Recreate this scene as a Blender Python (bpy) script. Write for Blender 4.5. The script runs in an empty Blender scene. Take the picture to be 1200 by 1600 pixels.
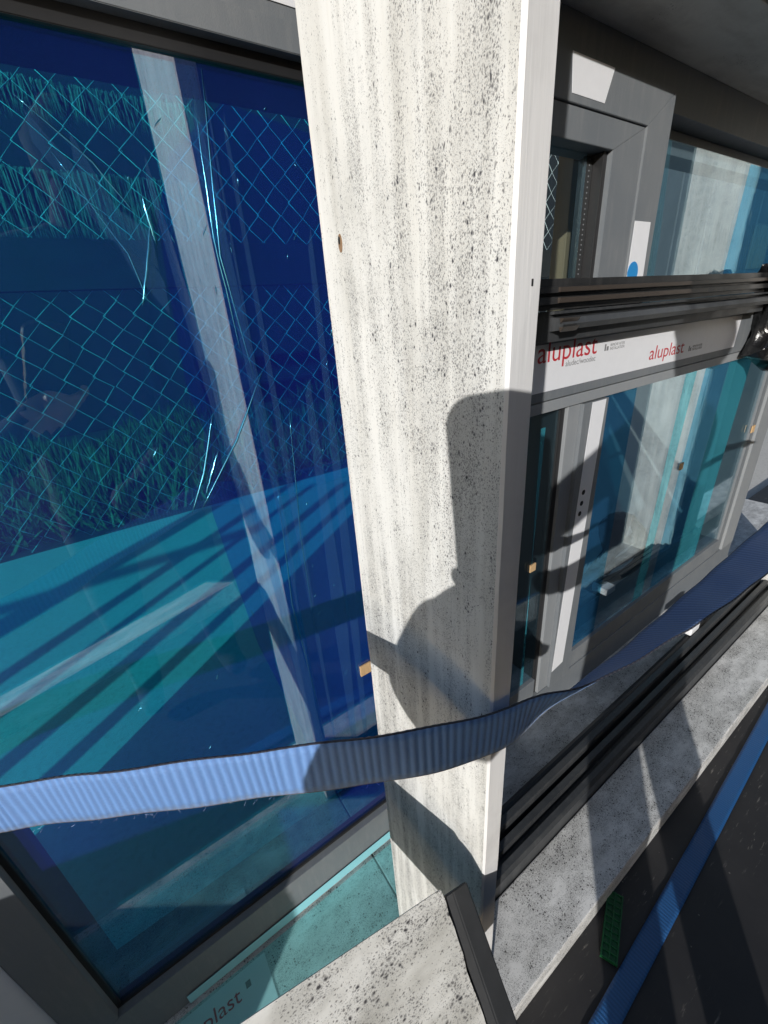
import bpy, bmesh, math, random
from mathutils import Vector, Matrix
random.seed(7)
scene = bpy.context.scene
R_ = math.radians
H = 1.19                      # the phone is held this high above the ground

# ------------------------------------------------------------------ camera
cam = bpy.data.cameras.new('camera'); camo = bpy.data.objects.new('camera', cam)
scene.collection.objects.link(camo); scene.camera = camo
cam.sensor_fit = 'VERTICAL'; cam.sensor_height = 24.0; cam.sensor_width = 18.0
cam.lens = 655.0/1600*24.0
cam.clip_start = 0.005; cam.clip_end = 2000
CX = Vector((0.82088, -0.56646, -0.07266)); CD = Vector((-0.29162, -0.30636, -0.90615)); CF = Vector((0.49103, 0.76503, -0.41668))
camo.matrix_world = Matrix(((CX.x, -CD.x, -CF.x, 0), (CX.y, -CD.y, -CF.y, 0), (CX.z, -CD.z, -CF.z, H), (0, 0, 0, 1)))

# ------------------------------------------------------------------ sky, sun, exposure
ELEV = R_(17.0)
sd = Vector((-0.8195, -0.5731, 0))                    # towards the sun, in plan
world = bpy.data.worlds.new('World'); scene.world = world; world.use_nodes = True
nt = world.node_tree; nt.nodes.clear()
sky = nt.nodes.new('ShaderNodeTexSky'); sky.sky_type = 'NISHITA'; sky.sun_disc = False
sky.sun_elevation = ELEV; sky.sun_rotation = math.atan2(sd.x, sd.y)
sky.altitude = 50; sky.air_density = 1.0; sky.dust_density = 1.0; sky.ozone_density = 1.0
bg = nt.nodes.new('ShaderNodeBackground'); bg.inputs['Strength'].default_value = 0.10
wo = nt.nodes.new('ShaderNodeOutputWorld')
nt.links.new(sky.outputs[0], bg.inputs[0]); nt.links.new(bg.outputs[0], wo.inputs[0])
sun = bpy.data.lights.new('sun', 'SUN'); sun.energy = 4.2; sun.angle = R_(0.53); sun.color = (1.0, 0.97, 0.925)
suno = bpy.data.objects.new('sun', sun); scene.collection.objects.link(suno)
tosun = Vector((sd.x*math.cos(ELEV), sd.y*math.cos(ELEV), math.sin(ELEV)))
suno.rotation_euler = tosun.to_track_quat('Z', 'Y').to_euler(); suno.location = tosun*20
scene.view_settings.view_transform = 'Standard'; scene.view_settings.look = 'None'
scene.view_settings.exposure = 0.0; scene.view_settings.gamma = 1.0
scene.render.engine = 'CYCLES'
scene.cycles.caustics_reflective = False; scene.cycles.caustics_refractive = False
scene.cycles.max_bounces = 10; scene.cycles.transparent_max_bounces = 16; scene.cycles.sample_clamp_indirect = 4.0

# ------------------------------------------------------------------ materials
class NB:
    def __init__(s, name):
        s.m = bpy.data.materials.new(name); s.m.use_nodes = True; s.t = s.m.node_tree; s.t.nodes.clear()
        s.out = s.n('ShaderNodeOutputMaterial')
    def n(s, typ, **kw):
        nd = s.t.nodes.new(typ)
        for k, v in kw.items():
            if k.startswith('_'): setattr(nd, k[1:], v)
            else:
                i = nd.inputs[k.replace('__', ' ')] if not k.startswith('i') or not k[1:].isdigit() else nd.inputs[int(k[1:])]
                if hasattr(v, 'is_linked') or isinstance(v, bpy.types.NodeSocket): s.t.links.new(v, i)
                else: i.default_value = v
        return nd
    def math(s, op, a, b=0.0, c=None, clamp=False):
        nd = s.t.nodes.new('ShaderNodeMath'); nd.operation = op; nd.use_clamp = clamp
        for i, v in enumerate((a, b) if c is None else (a, b, c)):
            if isinstance(v, bpy.types.NodeSocket): s.t.links.new(v, nd.inputs[i])
            else: nd.inputs[i].default_value = v
        return nd.outputs[0]
    def mix(s, f, a, b):
        nd = s.t.nodes.new('ShaderNodeMix'); nd.data_type = 'RGBA'
        for i, v in ((0, f), (6, a), (7, b)):
            if isinstance(v, bpy.types.NodeSocket): s.t.links.new(v, nd.inputs[i])
            else: nd.inputs[i].default_value = v if i == 0 else (*v, 1.0) if len(v) == 3 else v
        return nd.outputs[2]
    def coord(s, scale=(1, 1, 1), rot=(0, 0, 0), kind='Object'):
        tc = s.t.nodes.new('ShaderNodeTexCoord'); mp = s.t.nodes.new('ShaderNodeMapping')
        mp.inputs['Scale'].default_value = scale; mp.inputs['Rotation'].default_value = rot
        s.t.links.new(tc.outputs[kind], mp.inputs['Vector']); return mp.outputs[0]
    def noise(s, vec, scale, detail=3.0, rough=0.55):
        nd = s.t.nodes.new('ShaderNodeTexNoise'); s.t.links.new(vec, nd.inputs['Vector'])
        nd.inputs['Scale'].default_value = scale; nd.inputs['Detail'].default_value = detail; nd.inputs['Roughness'].default_value = rough
        return nd.outputs[0]
    def voro(s, vec, scale):
        nd = s.t.nodes.new('ShaderNodeTexVoronoi'); s.t.links.new(vec, nd.inputs['Vector']); nd.inputs['Scale'].default_value = scale
        sep = s.t.nodes.new('ShaderNodeSeparateColor'); s.t.links.new(nd.outputs['Color'], sep.inputs[0])
        return nd.outputs['Distance'], sep.outputs[0]
    def ramp(s, v, lo, hi):
        nd = s.t.nodes.new('ShaderNodeMapRange'); s.t.links.new(v, nd.inputs[0])
        nd.inputs[1].default_value = lo; nd.inputs[2].default_value = hi; nd.clamp = True
        return nd.outputs[0]
    def bsdf(s, col, rough=0.5, metal=0.0, bump=None, bstr=0.3, bdist=0.001, spec=0.5, **kw):
        p = s.t.nodes.new('ShaderNodeBsdfPrincipled')
        for k, v in (('Base Color', col), ('Roughness', rough), ('Metallic', metal), ('Specular IOR Level', spec)):
            if isinstance(v, bpy.types.NodeSocket): s.t.links.new(v, p.inputs[k])
            else: p.inputs[k].default_value = (*v, 1.0) if k == 'Base Color' else v
        for k, v in kw.items(): p.inputs[k.replace('_', ' ')].default_value = v
        if bump is not None:
            b = s.t.nodes.new('ShaderNodeBump'); b.inputs['Strength'].default_value = bstr; b.inputs['Distance'].default_value = bdist
            s.t.links.new(bump, b.inputs['Height']); s.t.links.new(b.outputs[0], p.inputs['Normal'])
        return p.outputs[0]
    def done(s, sh): s.t.links.new(sh, s.out.inputs[0]); return s.m

def plain(name, col, rough=0.5, metal=0.0, var=0.12, nscale=40, bstr=0.12, stretch=(1, 1, 1), spec=0.5, dust=0.0):
    b = NB(name); v = b.coord(stretch); n = b.noise(v, nscale, 4)
    c = b.mix(n, [x*(1-var) for x in col], [min(1, x*(1+var)) for x in col])
    r = b.ramp(b.noise(v, nscale*0.37, 3), -0.6, 1.6)
    rr = b.math('MULTIPLY_ADD', r, 0.25, rough-0.12, clamp=True)
    if dust:
        v2 = b.coord(); d1 = b.ramp(b.noise(v2, 7, 6, 0.7), 0.42, 0.72); d2 = b.ramp(b.noise(b.coord((1, 1, .12)), 90, 4, 0.7), 0.5, 0.75)
        c = b.mix(b.math('MULTIPLY', b.math('MULTIPLY_ADD', d2, 0.6, b.math('MULTIPLY', d1, 0.5), clamp=True), dust), c, (0.42, 0.41, 0.39))
        rr = b.math('MULTIPLY_ADD', d1, 0.2, rr, clamp=True)
    return b.done(b.bsdf(c, rr, metal, n, bstr, 0.0006, spec))

def mould(name, base, stain, amount, size, stretch, fine=1.0, patchy=6.0, rough=0.55, offset=0.0, streak=True, dirt=(0.035, 0.034, 0.038), along='Z', foot=None):
    """white weathered surface with black mildew specks whose density follows slow patches"""
    b = NB(name)
    st = (1, 1, 1.0/stretch) if along == 'Z' else (1.0/stretch, 1, 1)
    v1 = b.coord(); v0 = b.coord(st)
    dn = b.t.nodes.new('ShaderNodeTexNoise'); b.t.links.new(v0, dn.inputs['Vector']); dn.inputs['Scale'].default_value = 0.8/size; dn.inputs['Detail'].default_value = 2
    dv = b.t.nodes.new('ShaderNodeVectorMath'); dv.operation = 'MULTIPLY_ADD'; b.t.links.new(dn.outputs[1], dv.inputs[0]); dv.inputs[1].default_value = (size*.9,)*3; b.t.links.new(v0, dv.inputs[2]); v = dv.outputs[0]
    pat = b.noise(v, patchy, 4, 0.6)
    wob = b.noise(v1, 60, 2)
    dens = b.ramp(pat, 0.34-0.2*amount+offset, 0.76+offset)
    if foot:                                         # mildew is thicker along one damp side of the board
        sx = b.t.nodes.new('ShaderNodeSeparateXYZ'); b.t.links.new(v1, sx.inputs[0])
        for ft in foot:
            w_ = b.ramp(sx.outputs[ft[0]], ft[1], ft[2])
            if len(ft) > 4: w_ = b.math('MULTIPLY', w_, b.ramp(sx.outputs[ft[4]], ft[5], ft[6]))
            dens = b.math('ADD', dens, b.math('MULTIPLY', w_, ft[3]))
    strk = b.noise(b.coord((1, 1, 0.07) if along == 'Z' else (0.5, 1, 1)), 70 if along == 'Z' else 30, 3, 0.6)
    dens = b.math('MULTIPLY', b.math('MULTIPLY', dens, amount), b.math('MULTIPLY_ADD', b.ramp(strk, 0.36, 0.66), 1.1, 0.25))
    def specks(scale, k, dcoef):
        d, r = b.voro(v, scale)
        rad = b.math('SUBTRACT', b.math('MULTIPLY', dens, dcoef), r)
        rad = b.math('MINIMUM', b.math('MAXIMUM', rad, 0.0), 0.42)
        rad = b.math('MULTIPLY', rad, k)
        rad = b.math('MULTIPLY', rad, b.math('MULTIPLY_ADD', wob, 0.8, 0.6))
        return b.math('MULTIPLY', b.math('SUBTRACT', rad, d), 4.0, clamp=True)
    m1 = specks(1.0/size, 1.0, 0.62)
    m2 = specks(2.3/size, 1.05, 1.0*fine)
    m3 = specks(5.2/size, 1.0, 1.1*fine)
    m = b.math('MAXIMUM', m1, b.math('MULTIPLY', b.math('MAXIMUM', m2, b.math('MULTIPLY', m3, 0.8)), 0.75))
    tint = b.noise(b.coord((1, 1, 0.08) if streak and along == 'Z' else (0.25, 1, 1)), 45 if streak else 22, 4, 0.6)
    haze = b.noise(v1, 14, 5, 0.65)
    c = b.mix(b.ramp(tint, 0.42, 0.75), base, stain)
    c = b.mix(b.math('MULTIPLY', b.ramp(haze, 0.5, 0.8), 0.5), c, [x*0.72 for x in stain])
    c = b.mix(b.math('MULTIPLY', dens, 0.22, clamp=True), c, [x*0.55 for x in stain])
    c = b.mix(m, c, dirt)
    grain = b.noise(b.coord((1, 1, 0.05) if along == 'Z' else (0.05, 1, 1)), 420, 2)
    h = b.math('SUBTRACT', b.math('MULTIPLY', grain, 0.7), b.math('MULTIPLY', m, 0.3))
    return b.done(b.bsdf(c, rough, 0, h, 0.35, 0.0006, 0.35))

M = {}
M['post_side'] = mould('mildewed_white_board', (0.79, 0.79, 0.765), (0.67, 0.66, 0.62), 1.15, 0.0027, 1.5, 1.2, 8.0, foot=((1, 0.32, 0.15, 0.42), (2, H-.05, H-.55, 0.28), (1, 0.27, 0.32, 0.75, 2, H-.20, H-.34)), dirt=(0.055, 0.053, 0.06))
M['post_face'] = mould('clean_white_paint', (0.76, 0.76, 0.765), (0.68, 0.68, 0.68), 0.22, 0.005, 2.0, 0.5, 5.0)
M['ledge'] = mould('dusty_mildewed_ledge', (0.86, 0.86, 0.85), (0.66, 0.66, 0.64), 1.75, 0.0040, 1.2, 1.6, 9.0, offset=-0.05, streak=False, along='X', dirt=(0.035, 0.033, 0.033), foot=((1, 0.235, 0.282, 0.45),))
M['sill_board'] = mould('mildewed_sill', (0.80, 0.81, 0.81), (0.52, 0.52, 0.51), 1.6, 0.0038, 1.2, 1.5, 12.0, offset=-0.04, streak=False, along='X', foot=((1, 0.42, 0.378, 0.5),))
M['stone'] = mould('mottled_white_board', (0.82, 0.815, 0.78), (0.36, 0.35, 0.31), 1.5, 0.0036, 2.0, 1.2, 13.0, offset=-0.04, streak=False, along='X', dirt=(0.05, 0.047, 0.05))
M['soffit'] = mould('stained_soffit', (0.78, 0.77, 0.73), (0.56, 0.54, 0.50), 0.6, 0.006, 1.2, 1.0, 4.0, streak=False, along='X')
M['grey'] = plain('anthracite_foil_frame', (0.160, 0.176, 0.192), 0.46, 0, 0.06, 700, 0.35, dust=0.22)
M['grey_light'] = plain('grey_foil_frame', (0.255, 0.272, 0.288), 0.46, 0, 0.06, 700, 0.35, dust=0.25)
M['gasket'] = plain('black_gasket', (0.018, 0.018, 0.019), 0.45, 0, 0.2, 90)
M['spacer'] = plain('black_spacer_bar', (0.03, 0.032, 0.034), 0.4, 0, 0.3, 300)
M['black_rail'] = plain('black_profile', (0.018, 0.018, 0.019), 0.33, 0, 0.35, 60, 0.15, (0.05, 1, 1), dust=0.08)
M['sunlit_rail'] = plain('sunlit_black_profile', (0.055, 0.043, 0.035), 0.36, 0, 0.4, 80, 0.2, (0.05, 1, 1))  # brown look of sun on the black profiles, put into the colour
M['dark_rail'] = plain('anthracite_profile', (0.034, 0.037, 0.041), 0.38, 0, 0.25, 60, 0.15, (0.05, 1, 1), dust=0.10)
M['end_cap'] = plain('charcoal_edge', (0.060, 0.060, 0.060), 0.6, 0, 0.3, 55, 0.3)
M['label'] = plain('white_tape', (0.80, 0.81, 0.84), 0.42, 0, 0.04, 60, 0.05)
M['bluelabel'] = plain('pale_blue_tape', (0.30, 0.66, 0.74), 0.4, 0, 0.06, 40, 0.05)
M['red'] = plain('red_print', (0.52, 0.030, 0.045), 0.5, 0, 0.05)
M['greyprint'] = plain('grey_print', (0.22, 0.22, 0.23), 0.5, 0, 0.05)
M['bluedot'] = plain('blue_dot', (0.02, 0.26, 0.62), 0.5, 0, 0.05)
M['hole'] = plain('dark_hole', (0.012, 0.012, 0.014), 0.8, 0, 0.1)
M['cork'] = plain('cork', (0.56, 0.37, 0.19), 0.85, 0, 0.5, 500, 0.6)
M['timber'] = plain('brown_timber', (0.34, 0.19, 0.10), 0.7, 0, 0.4, 40, 0.3, (1, 1, 0.06))
M['grey_timber'] = plain('weathered_timber', (0.30, 0.235, 0.205), 0.8, 0, 0.4, 34, 0.4, (0.05, 1, 1))
M['steel'] = plain('galvanised_wire', (0.46, 0.47, 0.46), 0.42, 0.3, 0.15, 200)
M['dark_wood'] = plain('dark_stained_timber', (0.030, 0.024, 0.022), 0.7, 0, 0.4, 20, 0.3, (0.1, 1, 1))
M['shed'] = plain('dark_shed_wall', (0.022, 0.022, 0.026), 0.75, 0, 0.5, 6, 0.3, (1, 1, 0.05))
M['straw'] = plain('dry_reed', (0.20, 0.18, 0.14), 0.8, 0, 0.5, 60)
M['leaf'] = plain('grass_blade', (0.085, 0.115, 0.035), 0.6, 0, 0.5, 6)
M['soil'] = plain('soil', (0.07, 0.058, 0.04), 0.9, 0, 0.5, 8, 0.5)
M['cloth'] = plain('navy_cloth', (0.018, 0.022, 0.045), 0.85, 0, 0.3, 80, 0.3)
M['skin'] = plain('skin', (0.40, 0.25, 0.19), 0.55, 0, 0.08, 40)
M['hair'] = plain('dark_hair', (0.012, 0.010, 0.010), 0.95, 0, 0.3, 200)
M['render_wall'] = plain('pale_render', (0.55, 0.55, 0.53), 0.85, 0, 0.15, 1.5)
M['cladding'] = plain('grey_cladding', (0.13, 0.15, 0.17), 0.6, 0, 0.25, 1.2)
M['glass_dark'] = plain('dark_window', (0.03, 0.035, 0.04), 0.1, 0, 0.1)
M['knot'] = plain('bare_wood_knot', (0.24, 0.15, 0.085), 0.8, 0, 0.5, 300)
M['phone'] = plain('black_phone', (0.02, 0.02, 0.022), 0.25, 0, 0.1)
M['green'] = plain('green_plastic', (0.006, 0.095, 0.030), 0.42, 0, 0.15, 80)

def concrete():
    b = NB('concrete_paving'); v = b.coord(); n = b.noise(v, 2.2, 6, 0.65); n2 = b.noise(v, 60, 4)
    c = b.mix(n, (0.50, 0.495, 0.47), (0.66, 0.65, 0.62)); c = b.mix(b.math('MULTIPLY', b.ramp(n2, 0.5, 0.8), 0.4), c, (0.24, 0.235, 0.21))
    return b.done(b.bsdf(c, 0.85, 0, n2, 0.4, 0.002))
M['concrete'] = concrete()

def mat_floor():
    b = NB('scratched_black_board'); v = b.coord((1, 1, 1), (0, 0, 0.75)); vs = b.coord((9, 60, 1), (0, 0, 0.55))
    n = b.noise(v, 9, 6, 0.65); sc = b.noise(vs, 2.2, 5, 0.72); pt = b.noise(v, 5, 3)
    scr = b.math('MULTIPLY', b.ramp(sc, 0.60, 0.72), b.ramp(pt, 0.44, 0.62))
    d, r = b.voro(v, 130); sp = b.math('MULTIPLY', b.math('LESS_THAN', d, 0.22), b.math('LESS_THAN', r, 0.012))
    c = b.mix(n, (0.010, 0.010, 0.012), (0.036, 0.034, 0.034)); c = b.mix(scr, c, (0.30, 0.28, 0.25)); c = b.mix(b.math('MULTIPLY', sp, 0.4), c, (0.3, 0.28, 0.24))
    return b.done(b.bsdf(c, 0.55, 0, n, 0.5, 0.001))
M['floor'] = mat_floor()

def webbing(name, c0, c1, sheen=0.0):
    """woven polyester strap; u runs along it in metres, v across"""
    b = NB(name)
    uv = b.t.nodes.new('ShaderNodeUVMap').outputs[0]
    sx = b.t.nodes.new('ShaderNodeSeparateXYZ'); b.t.links.new(uv, sx.inputs[0])
    u, w = sx.outputs[0], sx.outputs[1]
    mp = b.t.nodes.new('ShaderNodeMapping'); b.t.links.new(uv, mp.inputs[0]); mp.inputs['Scale'].default_value = (1, 0.25, 1)
    nz = b.noise(mp.outputs[0], 900, 3); big = b.noise(uv, 30, 3)
    ph = b.math('ADD', b.math('MULTIPLY', u, 2*math.pi/0.0066), b.math('MULTIPLY', big, 2.0))
    rib = b.math('MULTIPLY_ADD', b.math('SINE', ph), 0.5, 0.5)
    f = b.math('MULTIPLY_ADD', rib, 0.45, b.math('MULTIPLY', nz, 0.6), clamp=True)
    c = b.mix(f, c0, c1)
    ed = b.math('GREATER_THAN', b.math('ABSOLUTE', b.math('SUBTRACT', w, 0.5)), 0.485)
    c = b.mix(ed, c, (0.012, 0.014, 0.03))
    h = b.math('ADD', rib, b.math('MULTIPLY', nz, 0.8))
    return b.done(b.bsdf(c, 0.42, 0, h, 0.6, 0.0008, 0.5, Sheen_Weight=sheen))
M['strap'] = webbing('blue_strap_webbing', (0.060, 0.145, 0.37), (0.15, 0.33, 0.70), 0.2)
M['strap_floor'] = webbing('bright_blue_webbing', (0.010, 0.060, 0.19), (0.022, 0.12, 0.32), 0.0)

M['strap_dark'] = plain('dark_navy_strap', (0.012, 0.018, 0.045), 0.5, 0, 0.3, 300)
M['strap_fibre'] = plain('blue_fibre', (0.35, 0.50, 0.80), 0.6)
def film(name, navy, tint, refl, wrinkle, trans=0.0, transcol=(0.1, 0.4, 0.6), rough=0.015, blend=0.25):
    """blue protective film: tinted mirror over a deep blue body, optionally see-through"""
    b = NB(name)
    vw = b.coord((1, 1, 0.10)); n = b.noise(vw, 26, 4, 0.6); n2 = b.noise(b.coord((1, 1, 0.3), (0, 0.3, 0)), 9, 3)
    hh = b.math('ADD', b.math('MULTIPLY', n, 0.4), n2)
    bp = b.n('ShaderNodeBump', Strength=wrinkle, Distance=0.004, Height=hh)
    blot = b.ramp(b.noise(vw, 5, 4, 0.6), 0.3, 0.75)
    d, r = b.voro(b.coord(), 420)
    dust = b.math('MULTIPLY', b.math('MULTIPLY', b.math('LESS_THAN', d, 0.16), b.math('LESS_THAN', r, 0.09)), b.ramp(b.noise(b.coord(), 12, 2), 0.46, 0.60))
    body = b.mix(blot, [x*0.75 for x in navy], [x*1.3 for x in navy]); body = b.mix(b.math('MULTIPLY', dust, 0.6), body, (0.55, 0.6, 0.65))
    df = b.n('ShaderNodeBsdfDiffuse', Color=body)
    gl = b.n('ShaderNodeBsdfGlossy', Color=(*tint, 1), Roughness=rough, Normal=bp.outputs[0])
    base = df.outputs[0]
    if trans > 0:
        tr = b.n('ShaderNodeBsdfTransparent', Color=(*transcol, 1))
        base = b.n('ShaderNodeMixShader', i0=trans, i1=df.outputs[0], i2=tr.outputs[0]).outputs[0]
    fr = b.n('ShaderNodeLayerWeight', Blend=0.5)      # Schlick: same from both sides of the sheet
    f = b.math('MULTIPLY_ADD', b.math('POWER', fr.outputs['Facing'], 5.0), 1.0-refl, refl, clamp=True)
    f = b.math('MULTIPLY', f, b.math('SUBTRACT', 1.0, b.math('MULTIPLY', dust, 0.8)))
    ms = b.n('ShaderNodeMixShader', i0=f, i1=base, i2=gl.outputs[0])
    return b.done(ms.outputs[0])
M['film'] = film('blue_window_film', (0.045, 0.05, 0.55), (0.86, 0.90, 1.0), 0.20, 0.03, 0.90, (0.17, 0.92, 1.0))
M['film2'] = film('second_blue_film_layer', (0.07, 0.035, 0.72), (0.8, 0.9, 1.0), 0.01, 0.08, 0.92, (0.20, 0.60, 1.0), 0.03)
M['film_haze'] = film('hazy_film_fold', (0.10, 0.26, 0.50), (0.7, 0.9, 1.0), 0.03, 0.3, 0.90, (0.80, 0.92, 1.0), 0.08)
M['film_clear'] = film('blue_clear_film', (0.05, 0.22, 0.50), (0.5, 0.85, 0.95), 0.12, 0.15, 0.86, (0.30, 0.74, 0.95), 0.02, 0.12)
M['sill_teal_light'] = film('teal_light_on_sill', (0.40, 0.78, 0.78), (0.6, 0.85, 0.9), 0.02, 0.1, 0.80, (0.66, 0.96, 0.97), 0.2)  # teal light falling on the sill, put into the colour of a sheet
M['film_teal'] = film('turquoise_film', (0.10, 0.62, 0.78), (0.45, 0.9, 1.0), 0.34, 0.06, 0.60, (0.20, 0.75, 0.88), 0.02)
M['film_pale'] = film('pale_blue_film', (0.25, 0.45, 0.52), (0.6, 0.9, 1.0), 0.10, 0.35, 0.86, (0.62, 0.86, 0.92), 0.04)
M['film_dark'] = film('navy_film', (0.006, 0.018, 0.07), (0.22, 0.62, 0.72), 0.40, 0.2, 0.35, (0.03, 0.16, 0.30), 0.03)
M['film_milky'] = film('milky_film', (0.52, 0.53, 0.56), (0.7, 0.85, 0.9), 0.16, 0.25, 0.28, (0.4, 0.6, 0.75), 0.06)
M['glass_plain'] = film('plain_pane', (0.02, 0.05, 0.08), (0.90, 0.97, 1.0), 0.05, 0.012, 0.96, (0.84, 0.96, 1.0), 0.004, 0.10)
M['glass'] = film('clear_pane', (0.05, 0.10, 0.12), (0.90, 0.97, 1.0), 0.17, 0.012, 0.95, (0.84, 0.96, 1.0), 0.004, 0.10)
def crease():
    b = NB('film_crease'); return b.done(b.bsdf((0.10, 0.42, 0.62), 0.16, 0.85))
M['crease'] = crease()
def foil():
    b = NB('black_wrap'); n = b.noise(b.coord(), 45, 5, 0.6); return b.done(b.bsdf((0.010, 0.010, 0.011), 0.20, 0, n, 0.5, 0.006, 0.6))
M['wrap'] = foil()

# ------------------------------------------------------------------ mesh helpers
C = scene.collection
def link(name, me, mat=None, parent=None):
    o = bpy.data.objects.new(name, me); C.objects.link(o)
    if mat is not None:
        for mm in (mat if isinstance(mat, (list, tuple)) else [mat]): me.materials.append(M[mm] if isinstance(mm, str) else mm)
    if parent is not None: o.parent = parent
    return o
def thing(name, label, cat, group=None, loc=None):
    o = bpy.data.objects.new(name, None); C.objects.link(o); o['label'] = label; o['category'] = cat
    o.empty_display_size = 0.05
    if group: o['group'] = group
    return o
def tag(o, label, cat, group=None):
    o['label'] = label; o['category'] = cat
    if group: o['group'] = group
    return o
def struct(o, label=None):
    o['kind'] = 'structure'
    if label: o['label'] = label
    return o
def box(name, x, y, z, mat, parent=None, bev=0.0015, seg=2):
    """x, y, z are (lo, hi); z is measured from the phone's height so the numbers read like the photo survey"""
    bm = bmesh.new(); bmesh.ops.create_cube(bm, size=1)
    for v in bm.verts:
        v.co = Vector((x[0]+(v.co.x+.5)*(x[1]-x[0]), y[0]+(v.co.y+.5)*(y[1]-y[0]), z[0]+(v.co.z+.5)*(z[1]-z[0])+H))
    if bev: bmesh.ops.bevel(bm, geom=bm.edges[:], offset=bev, segments=seg, affect='EDGES', profile=0.6)
    me = bpy.data.meshes.new(name); bm.to_mesh(me); bm.free()
    return link(name, me, mat, parent)
def pydata(name, vs, fs, mat, parent=None, smooth=False):
    me = bpy.data.meshes.new(name); me.from_pydata([(v[0], v[1], v[2]+H) for v in vs], [], fs); me.update()
    if smooth:
        for p in me.polygons: p.use_smooth = True
    return link(name, me, mat, parent)
def prism_x(name, prof, x0, x1, mat, parent=None, skew=None):
    """closed (y,z) outline swept along x"""
    n = len(prof); vs = [(x0, p[0], p[1]) for p in prof]+[(x1, p[0], p[1]) for p in prof]
    fs = [tuple(range(n-1, -1, -1)), tuple(range(n, 2*n))]+[(i, (i+1) % n, n+(i+1) % n, n+i) for i in range(n)]
    o = pydata(name, vs, fs, mat, parent)
    bm = bmesh.new(); bm.from_mesh(o.data); bmesh.ops.recalc_face_normals(bm, faces=bm.faces[:]); bm.to_mesh(o.data); bm.free(); return o
def tube(bm, pts, rads, sides=6, cap=True):
    rings = []
    for i, p in enumerate(pts):
        p = Vector(p); a = Vector(pts[max(i-1, 0)]); c = Vector(pts[min(i+1, len(pts)-1)]); t = (c-a).normalized()
        up = Vector((0, 0, 1)) if abs(t.z) < 0.95 else Vector((1, 0, 0))
        n1 = t.cross(up).normalized(); n2 = t.cross(n1); r = rads[i] if isinstance(rads, (list, tuple)) else rads
        rings.append([bm.verts.new(p+n1*math.cos(q*2*math.pi/sides)*r+n2*math.sin(q*2*math.pi/sides)*r) for q in range(sides)])
    for a, b in zip(rings, rings[1:]):
        for q in range(sides): bm.faces.new((a[q], a[(q+1) % sides], b[(q+1) % sides], b[q]))
    if cap:
        bm.faces.new(rings[0][::-1]); bm.faces.new(rings[-1])
def tubes(name, lines, mat, parent=None, sides=6):
    bm = bmesh.new()
    for pts, r in lines: tube(bm, [(p[0], p[1], p[2]+H) for p in pts], r, sides)
    me = bpy.data.meshes.new(name); bm.to_mesh(me); bm.free()
    for p in me.polygons: p.use_smooth = True
    return link(name, me, mat, parent)
def quad(name, pts, mat, parent=None, th=0.0006):
    """thin sheet with real thickness, outline given facing the camera (x, y, z)"""
    n = len(pts); vs = list(pts)+[(p[0], p[1]+th, p[2]) for p in pts]
    fs = [tuple(range(n)), tuple(range(2*n-1, n-1, -1))]+[(i, n+i, n+(i+1) % n, (i+1) % n) for i in range(n)]
    if th == 0: return pydata(name, list(pts), [tuple(range(n))], mat, parent)
    o = pydata(name, vs, fs, mat, parent)
    bm = bmesh.new(); bm.from_mesh(o.data); bmesh.ops.recalc_face_normals(bm, faces=bm.faces[:]); bm.to_mesh(o.data); bm.free(); return o
def lettering(name, s, x, z, size, y, mat, parent, width=None, rot=None, loc=None, shear=0.0):
    cu = bpy.data.curves.new(name, 'FONT'); cu.body = s; cu.size = size; cu.extrude = 0.00008; cu.shear = shear
    t = bpy.data.objects.new(name, cu); C.objects.link(t)
    dg = bpy.context.evaluated_depsgraph_get(); me = bpy.data.meshes.new_from_object(t.evaluated_get(dg))
    bpy.data.objects.remove(t); bpy.data.curves.remove(cu)
    w = max(v.co.x for v in me.vertices)-min(v.co.x for v in me.vertices)
    if width: me.transform(Matrix.Scale(width/w, 4, (1, 0, 0)))
    if rot is None: mt = Matrix.Translation((x, y, z+H)) @ Matrix.Rotation(R_(90), 4, 'X')
    else: mt = Matrix.Translation((loc[0], loc[1], loc[2]+H)) @ rot
    me.transform(mt); me.materials.clear(); return link(name, me, mat, parent)
def disc(name, x, z, r, y, mat, parent, n=20, th=0.0004):
    return quad(name, [(x+r*math.cos(2*math.pi*i/n), y, z+r*math.sin(2*math.pi*i/n)) for i in range(n)], mat, parent, th)

# ------------------------------------------------------------------ the setting
G = -H
yard = struct(pydata('yard', [(-30, -40, G+.003), (30, -40, G+.003), (30, 0.72, G+.003), (-30, 0.72, G+.003)], [(0, 1, 2, 3)], 'floor'))
ground = struct(pydata('ground', [(-300, -300, G), (300, -300, G), (300, 300, G), (-300, 300, G)], [(0, 1, 2, 3)], 'soil'))
paving = struct(pydata('paving', [(-8, 0.722, G+.004), (14, 0.722, G+.004), (14, 3.2, G+.004), (-8, 3.2, G+.004)], [(0, 1, 2, 3)], 'concrete'))

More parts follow.
